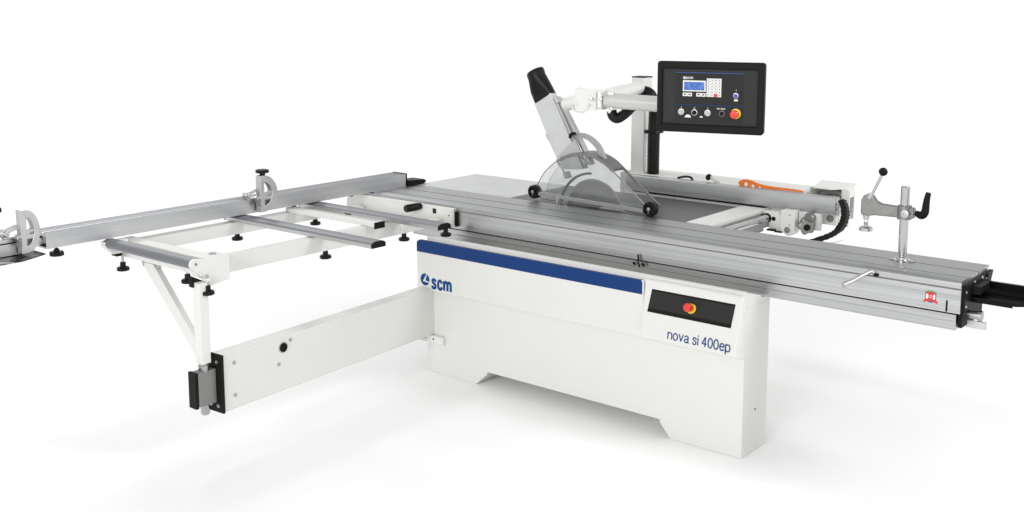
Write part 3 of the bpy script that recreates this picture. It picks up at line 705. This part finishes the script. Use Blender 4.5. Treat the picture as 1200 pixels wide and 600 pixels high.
# =====================================================================================
# OUTRIGGER (crosscut) TABLE
# =====================================================================================
og = empty('crosscut_table', (-2.1, -.6, .2), 'open white tubular frame with grey aluminium support bars standing on the swing arm', 'support table')
FZ0, FZ1 = .800, .880
def og_tube(boxes, m=PAINT2, name='frame_tube'): return P_(name, B(*boxes), m, og, bevel=.004)
f1 = og_tube([(-2.005, -1.950, -1.36, -.18, FZ0, FZ1)])
og_tube([(-2.004, -1.951, -.1795, .149, FZ0+.0005, .838)], name='tube_tongue')
f2 = og_tube([(-2.640, -2.580, -1.36, -.18, .813, FZ1)])
og_tube([(-2.639, -2.581, -.1795, .149, .8135, .838)], name='tube_tongue')
og_tube([(-2.600, -1.955, -1.437, -1.362, .815, .900)])           # outer cross tube
mt = og_tube([(-2.610, -1.898, -.420, -.354, .8805, .905)])        # middle cross tube
P_('tube_cap', B((-1.8985, -1.893, -.423, -.351, .873, .907)), BLACK, mt, bevel=.001)
P_('tube_groove', B((-2.60, -1.90, -.372, -.364, .9045, .9056)), GREY, mt, smooth=0)
# plate that hooks to the sliding table
bm = bmesh.new(); prism(bm, [(-2.745, .150, .862), (-2.715, .150, .893), (-2.69, .150, .903), (-1.868, .150, .903), (-1.868, .150, .812), (-1.96, .150, .800), (-2.745, .150, .800)], (0, .012, 0))
hp = P_('hook_plate', bm, PAINT2, og, bevel=.002)
P_('plate_lip', B((-2.70, -1.870, .118, .149, .800, .806), (-1.874, -1.868, .118, .168, .812, .902)), PAINT2, hp, bevel=.001)
P_('plate_edge', B((-1.8675, -1.858, .152, .168, .80, .885)), BLACK, hp, bevel=.002)
P_('plate_slot', B((-2.030, -2.004, .1480, .1505, .858, .886)), FASCIA, hp, bevel=.0)
bm = bmesh.new(); beam(bm, (-1.905, .147, .858), (-1.885, .147, .872), .006, .008); beam(bm, (-1.892, .147, .872), (-1.888, .147, .886), .006, .010, V(1, 0, 0)); P_('plate_hook', bm, BLACK, hp)
bm = bmesh.new(); lathe(bm, (-2.125, .150, .888), (-.25, -1, -.05), [(0, .018), (.012, .020), (.02, .022), (.095, .022), (.102, .018)], 24)
P_('lock_knob', bm, RUBBER, hp)
# support bars with rounded tops and black ends
def bar(name, xa, xb, y0, y1, z0=.884, z1=.915):
    pr = [(y0, z0), (y0, z0+.018), (y0+.008, z0+.026), (y0+.022, z1), (y1-.022, z1), (y1-.008, z0+.026), (y1, z0+.018), (y1, z0)]
    b_ = bmesh.new(); prism(b_, [(xa, y, z) for y, z in pr], (xb-xa, 0, 0)); o = P_(name, b_, ALU_X, og, smooth=20)
    o.data.materials.append(ALU_D)
    for p in o.data.polygons:
        if p.normal.z > .5: p.material_index = 1  # shade on the bar tops is put in by the darker grey
    b_ = bmesh.new(); prism(b_, [(xb, y, z) for y, z in pr], (.008, 0, 0)); P_('end_cap', b_, BLACK, o, bevel=.001)
    b_ = bmesh.new(); prism(b_, [(xa, y, z) for y, z in pr], (-.008, 0, 0)); P_('end_cap', b_, BLACK, o, bevel=.001)
    return o
bA = bar('support_bar', -2.66, -1.535, -.785, -.697)
bB = bar('support_bar', -2.66, -1.585, -.280, -.190)
P_('bar_slot', B((-2.28, -2.23, -.2815, -.2795, .886, .892)), BLACK, bB, smooth=0)
# pads between bars and tubes
for x, y in ((-1.977, -.741), (-2.61, -.741), (-1.977, -.235), (-2.61, -.235)):
    P_('bar_pad', one(lathe, (x, y, .8795), (0, 0, 1), [(0, .03), (.0045, .03)], 20), STEEL, og)
# outer end roller
bm = bmesh.new()
rp_ = [(-1.548, .892), (-1.540, .880), (-1.520, .874), (-1.492, .874), (-1.476, .884), (-1.474, .902), (-1.490, .914), (-1.520, .9165), (-1.540, .908)]
prism(bm, [(-2.56, y, z) for y, z in rp_], (.71, 0, 0))
ro = P_('end_roller', bm, ALU_D, og, smooth=50)
P_('roller_holder', one(prism, [(-2.575, -1.545, .905), (-2.545, -1.44, .912), (-2.545, -1.44, .85), (-2.545, -1.52, .848), (-2.56, -1.55, .88)], (.04, 0, 0)), PAINT2, ro, bevel=.003)
P_('holder_insert', B((-2.560, -2.515, -1.500, -1.470, .832, .872)), BLACK, og, bevel=.002)
# corner housing with ear
cb = P_('corner_housing', B((-1.955, -1.880, -1.475, -1.352, .820, .916)), PAINT2, og, bevel=.003)
bm = bmesh.new()
ear = [(-1.57+.0, .905), (-1.560, .922), (-1.535, .928), (-1.48, .918), (-1.44, .916), (-1.40, .83), (-1.44, .805), (-1.475, .812), (-1.545, .872), (-1.565, .885)]
prism(bm, [(-1.842, y, z) for y, z in [(-1.555, .900), (-1.550, .916), (-1.530, .924), (-1.505, .920), (-1.490, .918), (-1.352, .918), (-1.352, .802), (-1.455, .790), (-1.535, .876), (-1.550, .886)]], (-.012, 0, 0))
P_('corner_plate', bm, PAINT2, cb, bevel=.002)
P_('knob_lug', B((-1.8415, -1.808, -1.498, -1.474, .822, .836)), PAINT2, cb, bevel=.002)
P_('ear_screw', one(lathe, (-1.842, -1.525, .900), (1, 0, 0), [(0, .006), (.003, .006)], 12), GREY, cb)
P_('top_plug', one(lathe, (-1.905, -1.395, .916), (0, 0, 1), [(0, .017), (.002, .017), (.0022, .010)], 20), GREY, cb)
P_('corner_gusset', one(prism, [(-1.85, -1.545, .85), (-1.85, -1.45, .80), (-1.85, -1.50, .788), (-1.85, -1.545, .80)], (-.02, 0, 0)), BLACK, cb)
P_('corner_block', B((-1.881, -1.853, -1.470, -1.353, .822, .9155)), PAINT2, cb, bevel=.002)
# leg, brace
lg = P_('leg', B((-1.866, -1.816, -1.532, -1.485, .455, .8195)), PAINT2, og, bevel=.003)
bm = bmesh.new()
bridge_pts = [(-2.420, -1.436, .8145), (-2.315, -1.436, .8145), (-1.867, -1.512, .530), (-1.867, -1.512, .455)]
prism(bm, bridge_pts, (0, .030, 0))
P_('brace', bm, PAINT2, og, bevel=.003)
P_('brace_bolt', one(lathe, (-2.295, -1.420, .812), (0, 0, -1), [(-.01, .012), (.014, .012)], 12), STEEL, og)
P_('beam_tab', B((-2.392, -2.386, -1.442, -1.40, .795, .814)), STEEL, og)
# adjusting knobs, one mesh copied
def star_knob(x, y, z, rod):
    b_ = bmesh.new(); lobed(b_, (0, 0, -.028), (0, 0, 1), .0285, .018, 8, .04, 64)
    lathe(b_, (0, 0, -.010), (0, 0, 1), [(0, .014), (.022, .013), (.024, .010)], 20)
    k_ = P_('adjusting_knob', b_, RUBBER, og); 
    k_.matrix_parent_inverse = Matrix.Translation(-Vector(og.location)); k_.location = (x, y, z)
    b_ = bmesh.new(); lathe(b_, (0, 0, .004), (0, 0, 1), [(0, .006), (rod+.012, .006)], 12)
    r_o = link('threaded_rod', b_, STEEL, k_)
    return k_
for x, y, z, rod in ((-2.540, -1.455, .782, .055), (-1.820, -1.486, 0.790, .045), (-2.065, -1.42, .790, .022), (-2.61, -.745, .803, .006), (-2.61, -.21, .803, .006),
                     (-1.977, -.683, .784, .012), (-1.977, -.132, .783, .012), (-1.86, .072, .790, .022)):
    star_knob(x, y, z, rod)

# =====================================================================================
# CROSSCUT FENCE
# =====================================================================================
cf = empty('crosscut_fence', (-2.6, -.7, .92), 'long grey aluminium fence with two flip stops lying across the support bars', 'fence')
fx = -2.544
def fprof(x): return [(x, .920), (x, .995), (x-.022, .995), (x-.024, .987), (x-.030, .987), (x-.032, .995), (x-.050, .996), (x-.052, .982),
        (x-.066, .982), (x-.068, .996), (x-.115, .996), (x-.115, .920)]
bm = bmesh.new(); prism(bm, [(x, -1.822, z) for x, z in fprof(fx)], (0, 2.272, 0))
fo = P_('fence_profile', bm, ALU_Y, cf, smooth=20)
fo.data.materials.append(ALU_D)
for p in fo.data.polygons:
    if p.normal.z > .5: p.material_index = 1  # fence top shaded by colour, same extrusion as the front
P_('end_cap', B((fx-.117, fx+.001, .450, .464, .918, .999)), BLACK, fo, bevel=.004)
bm = bmesh.new(); prism(bm, [(-2.53, .464, .921), (-2.53, .60, .921), (-2.53, .62, .935), (-2.53, .60, .948), (-2.53, .464, .955)], (-.10, 0, 0)); P_('fence_foot', bm, BLACK, fo, bevel=.003)
bm = bmesh.new()
for y in (-.42, -.0, .17, .30): add_box(bm, fx-.06, fx+.004, y, y+.022, .916, .9195)
P_('fence_spacers', bm, BLACK, fo, bevel=.001)
P_('end_channel', B((fx-.060, fx-.006, -1.824, -1.80, .9285, .944), (fx-.085, fx-.030, -1.8235, -1.80, .958, .976), (fx-.110, fx-.075, -1.8232, -1.80, .930, .970)), DARK, fo, smooth=0)
P_('extension_bar', B((fx-.075, fx-.030, -2.02, -1.81, .938, .968), (fx-.100, fx-.082, -1.99, -1.81, .974, .977)), ALU_Y, cf, bevel=.002)
bm = bmesh.new(); prism(bm, [(x, -2.70, z) for x, z in fprof(fx)], (0, .78, 0)); fe = P_('extension_profile', bm, ALU_Y, cf, smooth=20)
P_('profile_slot', B((fx-.001, fx+.0008, -2.69, -1.93, .972, .978)), DARK, fe, smooth=0)
P_('wear_plate', one(prism, [(-2.66, -2.70, .9165), (-2.42, -2.70, .9165), (-2.42, -1.99, .9165), (-2.48, -1.86, .9165), (-2.66, -1.86, .9165)], (0, 0, -.004)), BLACKG, fe)
P_('plate_screw', one(beam, (-2.46, -2.10, .919), (-2.40, -2.04, .919), .008, .003), STEEL, fe)
def kn2(x, y, z, rod, par, root_):
    b_ = bmesh.new(); lobed(b_, (x, y, z-.02), (0, 0, 1), .031, .020, 8, .05, 64); lathe(b_, (x, y, z-.002), (0, 0, 1), [(0, .013), (.014, .012)], 20)
    lathe(b_, (x, y, z+.011), (0, 0, 1), [(0, .006), (rod, .006)], 12); return P_('adjusting_knob', b_, RUBBER, root_)
kn2(-2.600, -1.747, .890, .020, fo, cf)
# flip stops
def stop(y, knob=True, sq=.92):
    """D-shaped cast flip stop standing on the front of the fence at y"""
    x = fx+.010; t = .040
    N = 20
    def Dp(r, cy, cz, x_, a0=-90, a1=90, sq=1.0):
        return [(x_, cy+r*sq*math.cos(math.radians(a0+(a1-a0)*i/N)), cz+r*math.sin(math.radians(a0+(a1-a0)*i/N))) for i in range(N+1)]
    cz = 1.024; R = .098; cy = y
    b_ = bmesh.new(); band(b_, Dp(R, cy, cz, x, sq=sq), Dp(R-.034, cy+.0, cz, x, sq=sq-.08), (t, 0, 0))
    add_box(b_, x, x+t, cy-.022, cy+.004, cz-R, cz+R)
    add_box(b_, x+.004, x+t-.002, cy-.02, cy+R*sq*.86, cz-.034, cz-.014)
    add_box(b_, x+.004, x+t-.006, cy+.0, cy+R*sq*.82, cz-.006, cz+.008)
    prism(b_, [(x+.004, cy-.03, cz-.045), (x+.004, cy+.02, cz-.01), (x+.004, cy+.02, cz+.01), (x+.004, cy-.045, cz-.02)], (t-.008, 0, 0))
    s_ = P_('flip_stop', b_, CAST, cf, bevel=.003)
    b_ = bmesh.new(); add_box(b_, x+.002, x+.006, cy+.0, cy+R*sq*.6, cz-R+.02, cz-.02); P_('stop_web', b_, CAST, s_)
    b_ = bmesh.new(); add_box(b_, x-.030, x+.004, cy-.078, cy-.02, .9968, 1.006); lathe(b_, (x-.028, cy-.070, 1.020), (1, 0, 0), [(0, .020), (.022, .020), (.024, .012), (.04, .012)], 18)
    beam(b_, (x-.010, cy-.07, 1.028), (x-.002, cy-.018, 1.046), .022, .020)
    P_('stop_hinge', b_, CAST, s_, bevel=.003)
    b_ = bmesh.new(); add_box(b_, x+t*.3, x+t+.001, cy-.032, cy-.0225, .958, 1.0); P_('stop_pointer', b_, GREY, s_)
    if not knob: return
    b_ = bmesh.new(); lobed(b_, (x+t/2, cy+.008, cz+R+.012), (0, 0, 1), .034, .018, 8, .05, 64); lathe(b_, (x+t/2, cy+.008, cz+R-.006), (0, 0, 1), [(0, .014), (.026, .016)], 16)
    kk = P_('stop_knob', b_, RUBBER, s_)
    b_ = bmesh.new(); lathe(b_, (x+t/2, cy+.008, cz+.02), (0, 0, 1), [(0, .004), (R-.03, .004)], 10); P_('stop_screw', b_, CHROME, s_)
stop(-.650)
stop(-1.935, False, .66)
kn2(fx+.02, -2.055, 1.145, .0, fo, cf)

# =====================================================================================
# HOLD-DOWN CLAMP
# =====================================================================================
hc = empty('hold_down_clamp', (.541, .384, .92), 'cast metal hold-down clamp with ball lever standing on the sliding table', 'clamp')
cx_, cy_ = .541, .384
bm = bmesh.new(); lathe(bm, (cx_, cy_, .9205), (0, 0, 1), [(0, .034), (.006, .034), (.008, .024), (.016, .023), (.018, .019), (.323, .019), (.327, .016)], 32)
P_('column', bm, CHROME, hc)
P_('foot_nut', B((cx_-.052, cx_+.052, cy_-.012, cy_+.012, .9205, .925)), STEEL, hc, bevel=.001)
bm = bmesh.new()
prism(bm, [(.352, cy_-.016, 1.112), (.352, cy_-.016, 1.168), (.362, cy_-.016, 1.190), (.382, cy_-.016, 1.199), (.402, cy_-.016, 1.192), (.418, cy_-.016, 1.170), (.440, cy_-.016, 1.160), (.50, cy_-.016, 1.157),
           (.585, cy_-.016, 1.157), (.585, cy_-.016, 1.112), (.50, cy_-.016, 1.109), (.415, cy_-.016, 1.107), (.392, cy_-.016, 1.102), (.36, cy_-.016, 1.100)], (0, .032, 0))
ca = P_('clamp_arm', bm, CASTD, hc, bevel=.005, seg=3)
P_('arm_boss', one(lathe, (cx_, cy_, 1.104), (0, 0, 1), [(0, .030), (.058, .030), (.060, .027)], 28), CASTD, ca)
P_('boss_screw', one(lathe, (cx_+.012, cy_-.029, 1.132), (0, -1, 0), [(-.004, .017), (.004, .017), (.005, .008), (.003, .007)], 24), CAST, ca)
bm = bmesh.new(); tube(bm, [(.393, cy_-.006, 1.188), (.440, cy_-.006, 1.292)], .0068, 12, .0068); lathe(bm, (.386, cy_-.006, 1.180), (.4, 0, 1), [(0, .014), (.02, .012)], 14)
P_('lever', bm, CHROME, hc)
P_('lever_ball', one(lathe, (.434, cy_-.006, 1.284), (.42, 0, .9), [(0, .005), (.004, .012), (.012, .0185), (.020, .0195), (.029, .016), (.036, .006)], 24), BLACK, hc)
bm = bmesh.new(); lathe(bm, (.374, cy_, 1.032), (0, 0, 1), [(0, .029), (.014, .030), (.018, .024), (.024, .008), (.034, .011), (.042, .007), (.05, .007), (.052, .013), (.072, .014)], 28)
P_('pressure_foot', bm, CHROME, hc)
bm = bmesh.new(); tube(bm, [(.565, cy_-.004, 1.137), (.600, cy_-.006, 1.138)], .0075, 12); P_('handle_screw', bm, STEEL, hc)
bm = bmesh.new()
hp_ = smoothpts([(.590, cy_-.006, 1.139), (.603, cy_-.008, 1.133), (.620, cy_-.01, 1.131), (.631, cy_-.01, 1.145), (.634, cy_-.01, 1.175), (.637, cy_-.01, 1.205), (.642, cy_-.01, 1.230)], 4)
rs = []
for i, q in enumerate(hp_):
    d = hp_[min(i+1, len(hp_)-1)]-hp_[max(i-1, 0)]; a, b = frame(d, V(0, 1, 0)); k = i/(len(hp_)-1)
    rr = .012+.008*min(1, k/.25) if k < .5 else .020-.014*(k-.5)
    rs.append(ring(bm, q, a, b, rr*.85, rr*.7, 16))
for i in range(len(rs)-1): bridge(bm, rs[i], rs[i+1])
bm.faces.new(rs[0]); bm.faces.new(rs[-1])
P_('clamping_handle', bm, BLACK, hc)

# =====================================================================================
# PUSH STICK
# =====================================================================================
top_ = smoothpts([(-.690, 0, 1.030), (-.682, 0, 1.043), (-.655, 0, 1.054), (-.615, 0, 1.053), (-.57, 0, 1.040), (-.50, 0, 1.032), (-.42, 0, 1.031), (-.33, 0, 1.029), (-.300, 0, 1.024)], 5)
bot_ = smoothpts([(-.690, 0, 1.030), (-.675, 0, 1.018), (-.655, 0, 1.008), (-.615, 0, 1.003), (-.55, 0, 1.010), (-.50, 0, 1.018), (-.42, 0, 1.022), (-.33, 0, 1.022), (-.300, 0, 1.022)], 5)
bm = bmesh.new(); band(bm, [(p.x, 1.207, p.z+.003) for p in top_[1:]], [(p.x, 1.207, p.z) for p in bot_[1:]], (0, .012, 0))
ps = link('push_stick', bm, ORANGE, None, bevel=.002)
ps['label'] = 'orange plastic push stick with round holes hung behind the rip fence'; ps['category'] = 'push stick'
bm = bmesh.new()
for x, z, r in ((-.640, 1.032, .0105), (-.597, 1.026, .0085), (-.556, 1.022, .006)): lathe(bm, (x, 1.2065, z), (0, -1, 0), [(-.014, r), (.0006, r)], 20)
h_ = link('hole', bm, WHITEP, None); h_.parent = ps

# every screw, pad and hole that stands apart becomes a part of its own
def islands(me):
    b_ = bmesh.new(); b_.from_mesh(me); seen = set(); out = []
    for v in b_.verts:
        if v.index in seen: continue
        st_ = [v]; seen.add(v.index); grp = []
        while st_:
            w_ = st_.pop(); grp.append(w_.index)
            for e_ in w_.link_edges:
                o_ = e_.other_vert(w_)
                if o_.index not in seen: seen.add(o_.index); st_.append(o_)
        out.append(set(grp))
    b_.free(); return out
def split(o, name):
    gs = islands(o.data)
    for g_ in gs[1:]:
        b_ = bmesh.new(); b_.from_mesh(o.data)
        bmesh.ops.delete(b_, geom=[v for v in b_.verts if v.index not in g_], context='VERTS')
        c_ = o.copy(); c_.data = bpy.data.meshes.new(name); b_.to_mesh(c_.data); b_.free()
        for m_ in o.data.materials: c_.data.materials.append(m_)
        c_.name = name; COL.objects.link(c_)
    b_ = bmesh.new(); b_.from_mesh(o.data)
    bmesh.ops.delete(b_, geom=[v for v in b_.verts if v.index not in gs[0]], context='VERTS')
    b_.to_mesh(o.data); b_.free(); o.name = name
for old, new in (('panel_symbols', 'panel_symbol'), ('end_screws', 'screw'), ('hinge_screws', 'screw'), ('plate_screws', 'screw'), ('carriage_screws', 'screw'), ('bracket_screws', 'bracket_foot'),
                 ('hinge_bolts', 'bolt'), ('hole', 'finger_hole'), ('index_knobs', 'index_knob'), ('fence_spacers', 'fence_spacer'), ('end_channel', 'end_channel'),
                 ('slot_bed', 'slot_bed'), ('badge_field', 'badge_field'), ('plate_lip', 'plate_lip'), ('end_bracket', 'end_bracket'), ('fence_end_detail', 'fence_end_detail')):
    if old in bpy.data.objects: split(bpy.data.objects[old], new)
for o_ in [o for o in bpy.data.objects if o.name.startswith('rod_block')]: split(o_, 'rod_block')
